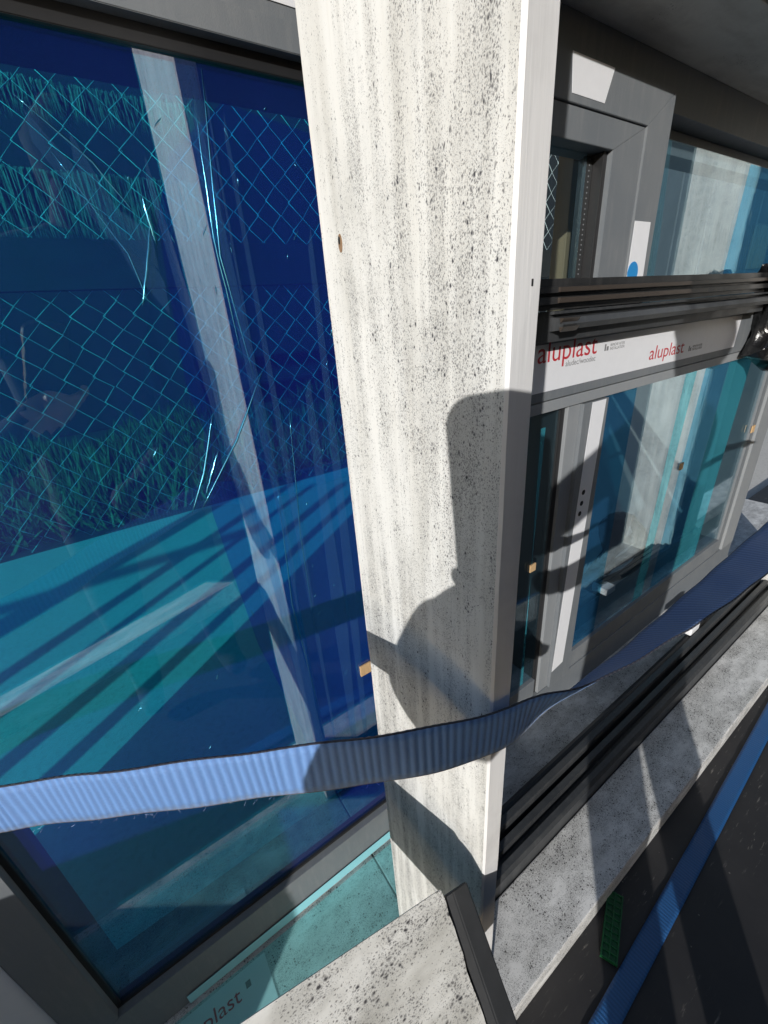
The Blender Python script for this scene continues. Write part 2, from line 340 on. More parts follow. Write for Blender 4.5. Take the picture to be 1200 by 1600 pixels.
# ------------------------------------------------------------------ white rack: posts, header, sill, ledge
XL, XR, YF, YB = 0.190, 0.2136, 0.160, 0.336
rack = thing('window_rack', 'white painted rack of mildewed boards holding upright windows', 'rack')
def post(x0, x1, zb, zt):
    bm = bmesh.new(); nz = 40
    prof = [(x0+.0018, YF), (x1-.0018, YF), (x1, YF+.0018), (x1, YB+.02), (x0, YB+.02), (x0, YF+.0022)]
    rings = []
    for k in range(nz+1):
        z = zb+(zt-zb)*k/nz+H
        rings.append([bm.verts.new((px+random.uniform(-1, 1)*.00025, py+random.uniform(-1, 1)*.00025, z)) for px, py in prof])
    for a, b in zip(rings, rings[1:]):
        for i in range(len(prof)):
            f = bm.faces.new((a[i], a[(i+1) % len(prof)], b[(i+1) % len(prof)], b[i])); f.material_index = 1 if i in (0, 1, 5) else 0
    bm.faces.new(rings[0][::-1]); bm.faces.new(rings[-1])
    me = bpy.data.meshes.new('post'); bm.to_mesh(me); bm.free()
    return link('post', me, ['post_side', 'post_face'], rack)
p1 = post(XL, XR, -1.080, 0.75); p1['label'] = 'central white post with black mildew specks'
for r_, mm, pr in ((1.0, 'knot', .0004), (0.42, 'hole', .0008)):
    kv = [(XL-pr, 0.327+.0029*r_*math.cos(a*math.pi/8)+(.0007 if r_ < 1 else 0), 0.055+.0062*r_*math.sin(a*math.pi/8)+(.002 if r_ < 1 else 0)) for a in range(16)]
    pydata('nail_hole' if r_ < 1 else 'bare_knot', kv+[(XL+.001, q[1], q[2]) for q in kv], [tuple(range(16))]+[(q, 16+q, 16+(q+1) % 16, (q+1) % 16) for q in range(16)], mm, p1)
box('paint_chip', (0.2048, 0.2062), (YF-.0004, YF+.001), (0.010, 0.0135), 'hole', p1, 0.0003)
p2 = post(1.930, 1.955, -1.080, 0.75); p2['label'] = 'white post at the far end of the rack'
box('header_board', (XR+.003, 1.927), (0.374, 0.72), (0.371, 0.44), 'soffit', rack, 0.002)
box('header_fascia', (XR+.003, 1.927), (0.362, 0.3725), (0.3735, 0.46), 'post_face', rack, 0.0015)
box('sill_board', (XR+.003, 2.9), (0.3785, 0.72), (-1.149, -1.0815), 'sill_board', rack, 0.002)
box('ledge_board', (0.17, 3.4), (0.160, 0.2795), (-1.149, -1.0805), 'ledge', rack, 0.002)
box('low_sill_board', (-0.70, XR), (0.2815, 0.72), (-1.119, -1.081), 'sill_board', rack, 0.002)
box('shade_board', (-0.72, -0.702), (-0.02, 0.95), (-1.185, -0.42), 'post_face', rack, 0.002)  # added out of view to shade the lower left window and near paving
# ------------------------------------------------------------------ left window: blue film, anthracite frame
wl = thing('filmed_window', 'grey framed window covered in shiny dark blue film left of the post', 'window')
X0, X1, ZB, ZT = -0.243, 0.40, -0.952, 0.220
def frame_bars(p, x0, x1, z0, z1, wx, wz, yf, yb, mat, names):
    """four mitred bars round an opening x0..x1, z0..z1; widths wx (sides) and wz (top, bottom)"""
    O = [(x0-wx, z0-wz), (x1+wx, z0-wz), (x1+wx, z1+wz), (x0-wx, z1+wz)]; I = [(x0, z0), (x1, z0), (x1, z1), (x0, z1)]
    res = []
    for i, nm in enumerate(names):
        if nm is None: continue
        j = (i+1) % 4; g = 0.0002
        c = [O[i], O[j], I[j], I[i]]; cx = sum(q[0] for q in c)/4; cz = sum(q[1] for q in c)/4
        vs = [(q[0], yf, q[1]) for q in c]+[(q[0], yb, q[1]) for q in c]
        o = pydata(nm, vs, [(0, 1, 2, 3), (7, 6, 5, 4), (0, 4, 5, 1), (1, 5, 6, 2), (2, 6, 7, 3), (3, 7, 4, 0)], mat, p)
        bm = bmesh.new(); bm.from_mesh(o.data); bmesh.ops.recalc_face_normals(bm, faces=bm.faces[:])
        bmesh.ops.bevel(bm, geom=bm.edges[:], offset=0.0006, segments=2, affect='EDGES'); bm.to_mesh(o.data); bm.free(); res.append(o)
    return res
FN = ['bottom_rail', 'side_rail', 'top_rail', 'side_rail']
YW = 0.493                                            # front of the sash; the post stands well in front of it
frame_bars(wl, X0, X1, ZB, ZT+.004, 0.036, 0.016, YW+.012, YW+.09, 'gasket', ['bead', 'bead', 'bead', 'bead'])
frame_bars(wl, X0-.006, X1+.006, ZB-.006, ZT+.018, 0.050, 0.0225, YW, YW+.09, 'grey', ['sash_bottom', 'sash_side', 'sash_top', 'sash_side'])
frame_bars(wl, X0-.0575, X1+.0575, ZB-.067, ZT+.0420, 0.07, 0.055, YW+.005, YW+.10, 'grey', ['frame_bottom', 'frame_side', 'frame_top', 'frame_side'])
box('sash_bottom_trim', (X0-.052, X1), (YW+.0025, YW+.08), (ZB-.0655, ZB-.0292), 'grey', wl, 0.001)
pane = quad('pane', [(X0-.02, YW+.0165, ZB-.02), (X1+.02, YW+.0165, ZB-.02), (X1+.02, YW+.0165, ZT+.02), (X0-.02, YW+.0165, ZT+.02)], 'film', wl, 0.004)
quad('paper_label', [(0.232, YW+.0040, ZT+.0530), (0.290, YW+.0040, ZT+.0530), (0.290, YW+.0040, ZT+.09), (0.232, YW+.0040, ZT+.09)], 'label', wl)
quad('paper_label', [(X0-.120, YW+.0040, -1.0), (X0-.0585, YW+.0040, -1.0), (X0-.0585, YW+.0040, -0.44), (X0-.120, YW+.0040, -0.44)], 'label', wl)
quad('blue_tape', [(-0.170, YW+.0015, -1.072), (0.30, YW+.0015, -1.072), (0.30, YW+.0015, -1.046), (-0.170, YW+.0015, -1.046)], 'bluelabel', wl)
# loose strip of film and its creases
YG = YW+.0158
quad('film_layer', [(0.150, YG+.0075, ZB), (X1, YG+.0075, ZB), (X1, YG+.0075, 0.17), (0.185, YG+.0075, 0.20), (0.125, YG+.0075, 0.155), (0.100, YG+.0075, 0.10), (0.094, YG+.0075, 0.03), (0.088, YG+.0075, -0.05), (0.094, YG+.0075, -0.10), (0.080, YG+.0075, -0.20), (0.086, YG+.0075, -0.30), (0.094, YG+.0075, -0.42), (0.125, YG+.0075, -0.60), (0.140, YG+.0075, -0.75)], 'film2', wl, 0)
# loose folds of the film, narrow and hazy, hanging down the pane
for fx, fz0, fz1, fw, ln in ((0.166, 0.21, -0.62, .005, -.010), (0.178, 0.19, -0.70, .009, .004), (0.152, 0.20, -0.35, .012, .012), (0.222, -0.06, -0.80, .022, -.004), (0.252, 0.10, -0.85, .016, -.010), (0.098, 0.15, -0.20, .010, .020), (0.045, 0.16, 0.02, .008, .045), (0.02, 0.17, 0.06, .004, .07), (0.128, -0.2, -0.80, .016, .03)):
    quad('film_fold', [(fx+ln-fw*.15, YG-.0008, fz1), (fx+ln+fw*.2, YG-.0008, fz1+.03), (fx+fw*.8+ln*.5, YG-.0008, (fz0+fz1)/2), (fx+fw*.4, YG-.0008, fz0), (fx, YG-.0008, fz0-.02), (fx-fw*.3+ln*.5, YG-.0008, (fz0+fz1)/2-.03)], 'film_haze', wl, 0)
def crease_line(pts, r):
    n = 10; out = []
    for i in range(n+1):
        t = i/n*(len(pts)-1); k = min(int(t), len(pts)-2); f = t-k
        a, b = pts[k], pts[k+1]; out.append((a[0]+(b[0]-a[0])*f+random.uniform(-1, 1)*.0004, YG, a[1]+(b[1]-a[1])*f))
    rr = [r*math.sin(math.pi*(0.04+0.92*i/n))+0.00005 for i in range(n+1)]
    return out, rr
cr = [([(0.094, 0.103), (0.079, 0.060), (0.066, 0.029)], .0011), ([(0.091, 0.120), (0.0925, 0.081)], .0013), ([(0.107, -0.082), (0.081, -0.148), (0.057, -0.192)], .0010),
      ([(0.172, -0.046), (0.126, -0.119), (0.068, -0.191)], .0011), ([(0.103, -0.125), (0.076, -0.176)], .0009), ([(0.168, 0.219), (0.151, 0.072), (0.162, -0.057)], .0006), ([(0.156, 0.198), (0.148, 0.088), (0.153, -0.03)], .0005),
      ([(0.018, 0.179), (0.059, 0.140), (0.082, 0.103)], .0006), ([(0.03, 0.147), (0.066, 0.073), (0.073, 0.03)], .0005), ([(0.198, -0.09), (0.184, -0.265), (0.181, -0.44)], .0005),
      ([(0.165, -0.18), (0.153, -0.37), (0.162, -0.59)], .0005), ([(0.273, 0.0), (0.267, -0.018)], .0007)]
for k in range(34):                                   # short glints where the film is crinkled
    gx = random.choice((random.gauss(.22, .05), random.gauss(.06, .07))); gz = random.choice((random.gauss(.12, .05), random.gauss(-.05, .12), random.gauss(-.45, .12))); ga_ = random.uniform(-.9, .4); gl_ = random.uniform(.003, .012)
    cr.append(([(gx, min(gz, .2)), (gx+gl_*math.sin(ga_), min(gz, .2)-gl_*math.cos(ga_))], random.uniform(.0002, .0005)))
for pts, r in cr:
    l = crease_line(pts, r); tubes('film_crease', [l], 'crease', wl, 6)
def cork(x, z, y, parent, s=0.0075):
    return box('cork_pad', (x-s, x+s), (y-.0035, y), (z-s, z+s), 'cork', parent, 0.0008)
cork(0.260, -0.565, YG, wl, 0.0115)

# white printed tape lying on the left sill, with a teal sheet over it imitating teal light
sl = thing('sill_tape', 'white printed tape on the shaded sill below the blue film window', 'tape')
quad_ = [(-0.26, 0.41, -1.0795), (-0.040, 0.41, -1.0795), (-0.040, 0.485, -1.0795), (-0.26, 0.485, -1.0795)]
o = pydata('tape_strip', quad_+[(q[0], q[1], q[2]-.0006) for q in quad_], [(0, 1, 2, 3), (7, 6, 5, 4), (0, 4, 5, 1), (1, 5, 6, 2), (2, 6, 7, 3), (3, 7, 4, 0)], 'label', sl)
lettering('lettering', 'aluplast', 0, 0, 0.030, 0, 'red', o, 0.105, Matrix.Identity(4), (-0.200, 0.447, -1.0792))
box('icon', (-0.083, -0.074), (0.456, 0.466), (-1.0795, -1.0791), 'greyprint', o, 0)
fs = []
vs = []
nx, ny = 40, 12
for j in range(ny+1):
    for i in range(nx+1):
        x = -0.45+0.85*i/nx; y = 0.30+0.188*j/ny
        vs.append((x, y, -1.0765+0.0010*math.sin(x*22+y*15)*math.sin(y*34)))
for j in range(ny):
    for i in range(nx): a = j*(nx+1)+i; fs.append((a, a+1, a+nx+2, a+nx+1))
tag(pydata('teal_light_sheet', vs, fs, 'sill_teal_light', None, True), 'added clear teal sheet standing in for teal light on the left sill', 'film')

# ------------------------------------------------------------------ right window: mullion, transom, sash, panes
wr = thing('mullioned_window', 'large grey window with mullion and labelled transom right of the post', 'window')
box('frame_head', (0.62, 2.06), (0.508, 0.60), (0.302, 0.3705), 'grey', wr, 0.001)
box('frame_head_lip', (0.975, 2.06), (0.548, 0.60), (0.262, 0.3012), 'grey', wr, 0.001)
box('frame_foot', (0.62, 2.10), (0.4985, 0.60), (-1.080, -0.983), 'grey', wr, 0.001)
box('frame_jamb', (1.985, 2.10), (0.497, 0.60), (-0.9825, 0.3012), 'grey_light', wr, 0.001)
box('frame_jamb_step', (1.946, 1.9845), (0.505, 0.60), (-0.9825, 0.265), 'grey', wr, 0.001)
box('transom', (0.62, 1.984), (0.4935, 0.60), (-0.161, -0.041), 'grey', wr, 0.001)
box('transom_lip', (0.62, 1.9455), (0.4950, 0.60), (-0.1845, -0.1635), 'grey_light', wr, 0.001)
# upper casement in front, mitred
frame_bars(wr, 0.64, 0.8055, 0.03, 0.2205, 0.0885, 0.039, 0.4865, 0.54, 'grey', [None, 'sash_side', 'sash_top', None])
frame_bars(wr, 0.62, 0.893, 0.00, 0.2605, 0.0765, 0.0545, 0.4830, 0.505, 'grey', [None, 'casement_side', 'casement_top', None])
box('gasket_strip', (0.795, 0.805), (0.495, 0.54), (-0.040, 0.2205), 'gasket', wr, 0.0006)
box('spacer_bar', (0.777, 0.7945), (0.513, 0.52), (-0.040, 0.218), 'spacer', wr, 0.0005)
for k in range(34): disc('spacer_hole', 0.7855, -0.034+0.0075*k, 0.0013, 0.5126, 'grey_light', wr, 6, 0.0003)
box('mullion_side', (0.964, 0.9745), (0.508, 0.60), (-0.040, 0.265), 'grey', wr, 0.0006)
# lower mullion with its white tape
box('mullion', (0.824, 0.915), (0.4925, 0.60), (-0.9825, -0.1875), 'grey', wr, 0.001)
box('mullion_bead', (0.783, 0.8234), (0.5010, 0.60), (-0.9825, -0.1875), 'grey_light', wr, 0.001)
box('gasket_strip', (0.768, 0.7825), (0.508, 0.60), (-0.9825, -0.1875), 'gasket', wr, 0.001)
tape = quad('mullion_tape', [(0.8265, 0.4917, -0.924), (0.874, 0.4917, -0.915), (0.904, 0.4917, -0.189), (0.8535, 0.4917, -0.189)], 'label', wr)
for hx, hz in ((0.863, -0.394), (0.861, -0.421), (0.859, -0.447)): disc('drill_hole', hx, hz, 0.0062, 0.4911, 'hole', tape)
box('sash_foot', (0.916, 1.9455), (0.503, 0.60), (-0.9825, -0.923), 'grey', wr, 0.001)
box('sash_foot', (0.62, 0.7675), (0.503, 0.60), (-0.9825, -0.923), 'grey', wr, 0.001)
YP = 0.5125
def pane_(x0, x1, z0, z1, mat='glass', y=YP): return quad('pane', [(x0, y, z0), (x1, y, z0), (x1, y, z1), (x0, y, z1)], mat, wr, 0.004)
pane_(0.63, 0.7765, -0.040, 0.2205, 'glass_plain'); pane_(0.975, 1.9455, -0.040, 0.2675); pane_(0.63, 0.7675, -0.922, -0.186, 'glass_plain'); pane_(0.9155, 1.9455, -0.922, -0.186)
# vertical tears of film still stuck on the panes
def sheet(x0, x1, x2, x3, z0, z1, mat, y): return quad('film_strip', [(x0, y, z0), (x1, y, z0), (x1+(x3-x1)*.5+random.uniform(-.008, .008), y, (z0+z1)/2), (x3, y, z1), (x2, y, z1), (x0+(x2-x0)*.5+random.uniform(-.008, .008), y, (z0+z1)/2)], mat, wr, 0)
sheet(0.917, 1.06, 0.917, 1.07, -0.920, -0.187, 'film_clear', YP-.0003)
sheet(1.285, 1.345, 1.32, 1.385, -0.920, -0.187, 'film_teal', YP-.0003)
sheet(1.40, 1.56, 1.44, 1.60, -0.920, -0.187, 'film_clear', YP-.0003)
sheet(1.56, 1.74, 1.60, 1.78, -0.920, -0.187, 'film_teal', YP-.0006)
sheet(0.977, 1.06, 0.977, 1.04, -0.038, 0.266, 'film_pale', YP-.0003)
sheet(1.40, 1.93, 1.42, 1.93, -0.038, 0.266, 'film_clear', YP-.0003)
sheet(0.632, 0.67, 0.632, 0.68, -0.920, -0.187, 'film_clear', YP-.0003)
sheet(0.716, 0.728, 0.714, 0.729, -0.920, -0.22, 'film_teal', YP-.0006)
cork(0.724, -0.548, YP-.0008, wr, 0.010); cork(1.420, -0.475, YP-.0008, wr, 0.011); cork(1.955, -0.463, 0.5048, wr, 0.013)
# labels
quad('paper_label', [(0.680, 0.4824, 0.270), (0.761, 0.4824, 0.270), (0.778, 0.4824, 0.3125), (0.674, 0.4824, 0.3125)], 'label', wr)
lab = quad('paper_label', [(0.8955, 0.4824, -0.015), (0.9565, 0.4824, -0.015), (0.9510, 0.4824, 0.128), (0.8960, 0.4824, 0.128)], 'label', wr)
disc('blue_dot', 0.9130, 0.046, 0.0185, 0.4818, 'bluedot', lab)
tl = quad('printed_tape', [(0.625, 0.4928, -0.1435), (1.539, 0.4928, -0.1435), (1.545, 0.4928, -0.061), (0.625, 0.4928, -0.061)], 'label', wr)
lettering('lettering', 'aluplast', 0.660, -0.0915, 0.053, 0.4926, 'red', tl, 0.182)
lettering('lettering', 'aludec/woodec', 0.745, -0.1050, 0.0147, 0.4926, 'greyprint', tl, 0.097)
lettering('lettering', 'aluplast', 1.058, -0.1275, 0.042, 0.4926, 'red', tl, 0.166)
for lx, lz in ((0.871, -0.090), (1.252, -0.1275)):
    box('icon', (lx, lx+.005), (0.4924, 0.4928), (lz, lz+.0125), 'greyprint', tl, 0)
    box('icon', (lx+.0075, lx+.014), (0.4924, 0.4928), (lz, lz+.008), 'greyprint', tl, 0)
    lettering('lettering', 'REMOVE AFTER', lx+.020, lz+.0070, 0.0077, 0.4926, 'greyprint', tl, 0.053)
    lettering('lettering', 'INSTALLATION', lx+.020, lz+.0000, 0.0077, 0.4926, 'greyprint', tl, 0.053)
quad('paper_label', [(2.0, 0.4962, -0.15), (2.085, 0.4962, -0.15), (2.085, 0.4962, -0.03), (2.0, 0.4962, -0.03)], 'label', wr)

# ------------------------------------------------------------------ what stands behind the right window
tb = box('timber_board', (0.925, 1.0), (0.64, 0.675), (-1.08, 0.366), 'timber', None, 0.002)
tag(tb, 'brown timber board upright behind the left panes of the mullioned window', 'board')
coil = thing('strap_coil', 'coil of dark blue strap on the sill behind the mullioned window', 'strap')
for k in range(4):
    a = []
    for i in range(19):
        t = i/18*2*math.pi; a.append((1.50+.03*k+(.17-.022*k)*math.cos(t+.4*k), 0.68+.018*k+.035*math.sin(t*2), -0.905+.004*k+(.170-.024*k)*math.sin(t+.4*k)))
    bm = bmesh.new(); vsl = []
    for p in a: vsl.append((bm.verts.new((p[0], p[1]-.022, p[2]+H)), bm.verts.new((p[0], p[1]+.022, p[2]+H))))
    for q, r in zip(vsl, vsl[1:]): bm.faces.new((q[0], r[0], r[1], q[1]))
    me = bpy.data.meshes.new('loop'); bm.to_mesh(me); bm.free(); o = link('loop', me, 'strap_dark', coil)
    sm = o.modifiers.new('s', 'SOLIDIFY'); sm.thickness = 0.003

# ------------------------------------------------------------------ black profiles tied across the window
rb = thing('profile_bundle', 'bundle of black window profiles across the labelled transom', 'profile')
Yb = 0.452
up = [(Yb, .0372), (Yb, .0265), (Yb-.006, .0258), (Yb-.006, .0176), (Yb+.0045, .0170), (Yb+.0045, .0125), (Yb-.0075, .0118), (Yb-.0075, .0022), (Yb+.003, .0015), (Yb+.003, -.0066), (Yb+.036, -.0066), (Yb+.036, .0372)]
prism_x('upper_profile', up, 0.54, 1.53, 'black_rail', rb)
prism_x('sunlit_lip', [(Yb-.011, .0106), (Yb-.011, .0032), (Yb-.0077, .0032), (Yb-.0077, .0106)], 0.635, 1.155, 'sunlit_rail', rb)
prism_x('sunlit_lip', [(Yb-.009, .0250), (Yb-.009, .0185), (Yb-.0062, .0185), (Yb-.0062, .0250)], 0.637, 1.53, 'sunlit_rail', rb)
lo = [(Yb-.003, -.0081), (Yb-.003, -.0125), (Yb+.006, -.0132), (Yb+.006, -.0170), (Yb-.015, -.019), (Yb-.021, -.028), (Yb-.015, -.036), (Yb+.0045, -.038), (Yb+.0045, -.0540), (Yb+.036, -.0540), (Yb+.036, -.0081)]
prism_x('lower_profile', lo, 0.637, 1.56, 'dark_rail', rb)
for k in range(2): prism_x('cut_lip', [(Yb-.0235, -.0184-.013*k), (Yb-.0177, -.0257-.013*k), (Yb-.0152, -.0184-.013*k)], 0.633, 0.676, 'sunlit_rail', rb)
# crumpled black wrapping round the far end
bm = bmesh.new(); rings = []
for i in range(30):
    t = i/29; cz = 0.044-0.230*t; ring = []
    xx = 1.540+0.05*math.sin(t*3)+0.085*t; wd = 0.070-0.036*math.sin(t*math.pi)-.010*t
    for q in range(26):
        a = q/26*2*math.pi; rr = 1+0.16*math.sin(a*5+t*9)+0.10*math.sin(a*9-t*14)+random.uniform(-.03, .03)
        e = 0.55+0.45*math.sin(math.pi*min(1, t*5+.1)/2)
        ring.append(bm.verts.new((xx+wd*math.cos(a)*rr*e, 0.455+0.037*math.sin(a)*rr*e, cz+H+.014*math.cos(a*2+t*4)-.03*math.cos(a)*t)))
    rings.append(ring)
for a, b in zip(rings, rings[1:]):
    for q in range(26): bm.faces.new((a[q], a[(q+1) % 26], b[(q+1) % 26], b[q]))
bm.faces.new(rings[0][::-1]); bm.faces.new(rings[-1]); bmesh.ops.recalc_face_normals(bm, faces=bm.faces[:])
me = bpy.data.meshes.new('black_wrap'); bm.to_mesh(me); bm.free()
for p in me.polygons: p.use_smooth = True
wrp = link('black_wrap', me, 'wrap', None)
tag(wrp, 'crumpled shiny black plastic wrapped round the end of the profile bundle', 'wrapping')

# ------------------------------------------------------------------ dark rails lying between sill and ledge
dr = thing('floor_rail', 'long black grooved rail between the mildewed sill and the outer ledge', 'rail')
prism_x('rail_body', [(0.2815, -1.119), (0.2815, -1.040), (0.287, -1.031), (0.299, -1.030), (0.300, -1.049), (0.3115, -1.049), (0.3125, -1.019), (0.3255, -1.019), (0.3262, -1.058), (0.3760, -1.058), (0.3760, -1.119)], 0.217, 2.20, 'dark_rail', dr)
prism_x('rail_top', [(0.3355, -1.057), (0.3362, -1.010), (0.3385, -1.006), (0.3515, -1.006), (0.3538, -1.010), (0.3545, -1.057)], 0.219, 2.20, 'dark_rail', dr)
prism_x('rubber_seal', [(0.3548, -1.057), (0.3548, -1.016), (0.363, -1.013), (0.3755, -1.030), (0.3755, -1.057)], 0.220, 2.20, 'gasket', dr)
box('end_upright', (2.10, 2.19), (0.2875, 0.3535), (-1.005, -0.78), 'gasket', dr, 0.002)
cl = box('plastic_clip', (1.375, 1.435), (0.3555, 0.387), (-1.012, -0.986), 'label', None, 0.005, 3)
tag(cl, 'small pale plastic clip on the black rail under the strap', 'clip')
bk = box('rubber_block', (1.44, 1.50), (0.3560, 0.387), (-1.013, -0.984), 'gasket', None, 0.005, 3)
tag(bk, 'black rubber block beside the pale clip on the rail', 'block')

# ------------------------------------------------------------------ tilted mottled board, lower left
tbd = thing('tilted_board', 'mottled white board with charcoal edge tilted in front of the post foot', 'board')
def bilerp(a, b, c, d, s, t): return (a*(1-s)+b*s)*(1-t)+(d*(1-s)+c*s)*t
A = Vector((-0.36, 0.262, -0.548)); B = Vector((0.1385, 0.1672, -0.5035)); D_ = B+Vector((-0.043, -0.150, -0.062)); E_ = A+Vector((-0.043, -0.150, -0.062))
vs, fs = [], []; nx, ny = 44, 18
nrm = (B-A).cross(D_-B).normalized(); nrm = nrm if nrm.z > 0 else -nrm
for j in range(ny+1):
    for i in range(nx+1):
        p = bilerp(A, B, D_, E_, i/nx, j/ny)
        w = 0.0004*math.sin(i*.5+j*.3)
        if i == nx: p = p+Vector((random.uniform(-.0015, .001), 0, 0))
        vs.append(p+nrm*w)
top = len(vs)
for v in vs[:]: vs.append(v-nrm*0.038)
for j in range(ny):
    for i in range(nx):
        a = j*(nx+1)+i; fs.append((a, a+nx+1, a+nx+2, a+1)); fs.append((top+a, top+a+1, top+a+nx+2, top+a+nx+1))
for i in range(nx):
    fs.append((i, i+1, top+i+1, top+i)); a = ny*(nx+1)+i; fs.append((a+1, a, top+a, top+a+1))
for j in range(ny):
    a = j*(nx+1); fs.append((a+nx+1, a, top+a, top+a+nx+1)); a += nx; fs.append((a, a+nx+1, top+a+nx+1, top+a))
o = pydata('board_face', vs, fs, 'stone', tbd)
bm = bmesh.new(); bm.from_mesh(o.data); bmesh.ops.recalc_face_normals(bm, faces=bm.faces[:]); bm.to_mesh(o.data); bm.free()
ex = (B-A).normalized()
q0, q1 = B+ex*.001, D_+ex*.001
sec = [Vector((0, 0, 0))+nrm*0.001, ex*.0090-nrm*.0005, ex*.0265-nrm*.009, ex*.0265-nrm*.034, -nrm*.034]
vs = [q0-(q0-q1).normalized()*0.006-nrm*.003+s for s in sec]+[q1+s for s in sec]; n = len(sec)
o = pydata('charcoal_edge', vs, [tuple(range(n)), tuple(range(2*n-1, n-1, -1))]+[(i, n+i, n+(i+1) % n, (i+1) % n) for i in range(n)], 'end_cap', tbd)
bm = bmesh.new(); bm.from_mesh(o.data); bmesh.ops.recalc_face_normals(bm, faces=bm.faces[:]); bmesh.ops.bevel(bm, geom=bm.edges[:], offset=0.0012, segments=2, affect='EDGES'); bm.to_mesh(o.data); bm.free()

# ------------------------------------------------------------------ straps
def ribbon(name, stations, mat, parent=None, th=0.0016, cross=6, step=0.0011, ribs=0.0005, per=0.0066):
    """stations: (centre, width vector); woven ribs are real ridges across the band"""
    P = [Vector(s[0]) for s in stations]; W = [Vector(s[1]) for s in stations]
    seg = [(P[i+1]-P[i]).length for i in range(len(P)-1)]; L = sum(seg); n = int(L/step)
    vs, fs, uvs = [], [], []
    def samp(A, k, f):
        a0, a1, a2, a3 = A[max(k-1, 0)], A[k], A[k+1], A[min(k+2, len(A)-1)]
        return 0.5*((2*a1)+(a2-a0)*f+(2*a0-5*a1+4*a2-a3)*f*f+(3*a1-a0-3*a2+a3)*f**3)
    cum = [0]
    for s in seg: cum.append(cum[-1]+s)
    k = 0
    for i in range(n+1):
        s = L*i/n
        while k < len(seg)-1 and s > cum[k+1]: k += 1
        f = (s-cum[k])/seg[k]; c = samp(P, k, f); w = samp(W, k, f); w2 = w.normalized()*W[k].length
        tdir = (P[k+1]-P[k]).normalized(); nn = tdir.cross(w2).normalized()
        rib = ribs*abs(math.sin(math.pi*s/per+.25*math.sin(s*31))) if ribs else 0
        edge = 0.0004*math.sin(s*900)
        for q in range(cross+1):
            v = q/cross-.5; fal = 1-(abs(v)*2)**6
            vs.append(c+w2*(v*(1+edge*4))+nn*(th/2+rib*fal+.0006*math.sin(s*70+v*3))); uvs.append((s, q/cross))
        for q in range(cross+1):
            v = q/cross-.5; vs.append(c+w2*(v*(1+edge*4))+nn*(-th/2+rib*0.5+.0006*math.sin(s*70+v*3))); uvs.append((s, q/cross))
    m = 2*(cross+1)
    for i in range(n):
        for q in range(cross):
            a = i*m+q; fs.append((a, a+1, a+m+1, a+m)); a += cross+1; fs.append((a+1, a, a+m, a+m+1))
        a = i*m; fs.append((a, a+m, a+m+cross+1, a+cross+1)); a += cross; fs.append((a+m, a, a+cross+1, a+m+cross+1))
    me = bpy.data.meshes.new(name); me.from_pydata([(v.x, v.y, v.z+H) for v in vs], [], fs); me.update()
    uvl = me.uv_layers.new(name='UVMap')
    for lp in me.loops: uvl.data[lp.index].uv = uvs[lp.vertex_index]
    for p in me.polygons: p.use_smooth = True
    return link(name, me, mat, parent)
def tw(deg, w=0.0515): a = R_(deg); return (0, -math.sin(a)*w, math.cos(a)*w)
st = [((-0.7015, 0.455, -0.500), tw(0)), ((-0.50, 0.452, -0.40), tw(0)), ((-0.30, 0.418, -0.326), tw(0)), ((-0.145, 0.338, -0.317), tw(0)), ((-0.062, 0.281, -0.305), tw(0)), ((0.034, 0.2215, -0.2985), tw(0)), ((0.098, 0.181, -0.2935), tw(0)), ((0.150, 0.160, -0.299), tw(1)),
      ((0.196, 0.1525, -0.3105), tw(3)), ((0.235, 0.150, -0.3165), tw(12)), ((0.290, 0.1445, -0.322), tw(34)), ((0.40, 0.137, -0.326), tw(48)), ((0.55, 0.131, -0.326), tw(68)), ((0.72, 0.128, -0.322), tw(82)), ((1.0, 0.128, -0.318), tw(86)), ((1.45, 0.130, -0.315), tw(86))]
sp = ribbon('ratchet_strap', st, 'strap')
tag(sp, 'blue woven ratchet strap pulled across the post and twisting to the right', 'strap')
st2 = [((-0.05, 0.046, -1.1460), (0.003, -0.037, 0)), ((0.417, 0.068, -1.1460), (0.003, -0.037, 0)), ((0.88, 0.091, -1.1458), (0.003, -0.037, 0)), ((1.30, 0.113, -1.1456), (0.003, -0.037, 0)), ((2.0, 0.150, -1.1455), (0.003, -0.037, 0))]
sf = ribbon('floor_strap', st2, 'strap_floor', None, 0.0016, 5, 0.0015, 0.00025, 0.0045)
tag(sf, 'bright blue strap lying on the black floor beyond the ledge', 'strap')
fl_ = []
for k in range(45):
    t = random.random(); x = -0.14+0.24*t; y = 0.334-0.150*t*1.02-.003; z = -0.3405+0.024*t
    a = Vector((x, y, z)); d = Vector((random.uniform(-1, 1), random.uniform(-.6, .2), random.uniform(-1.3, .3))).normalized()*random.uniform(.0015, .004)
    fl_.append(([tuple(a), tuple(a+d*.6+Vector((random.uniform(-.001, .001), 0, 0))), tuple(a+d)], 0.00009))
fz = tubes('frayed_fibres', fl_, 'strap_fibre', sp, 3); fz['kind'] = 'stuff'
# black scratched board the rack stands on
fl = struct(box('floor', (-1.6, 4.2), (-0.20, 0.72), (G+.006, -1.150), 'floor', None, 0.002))
box_ = None
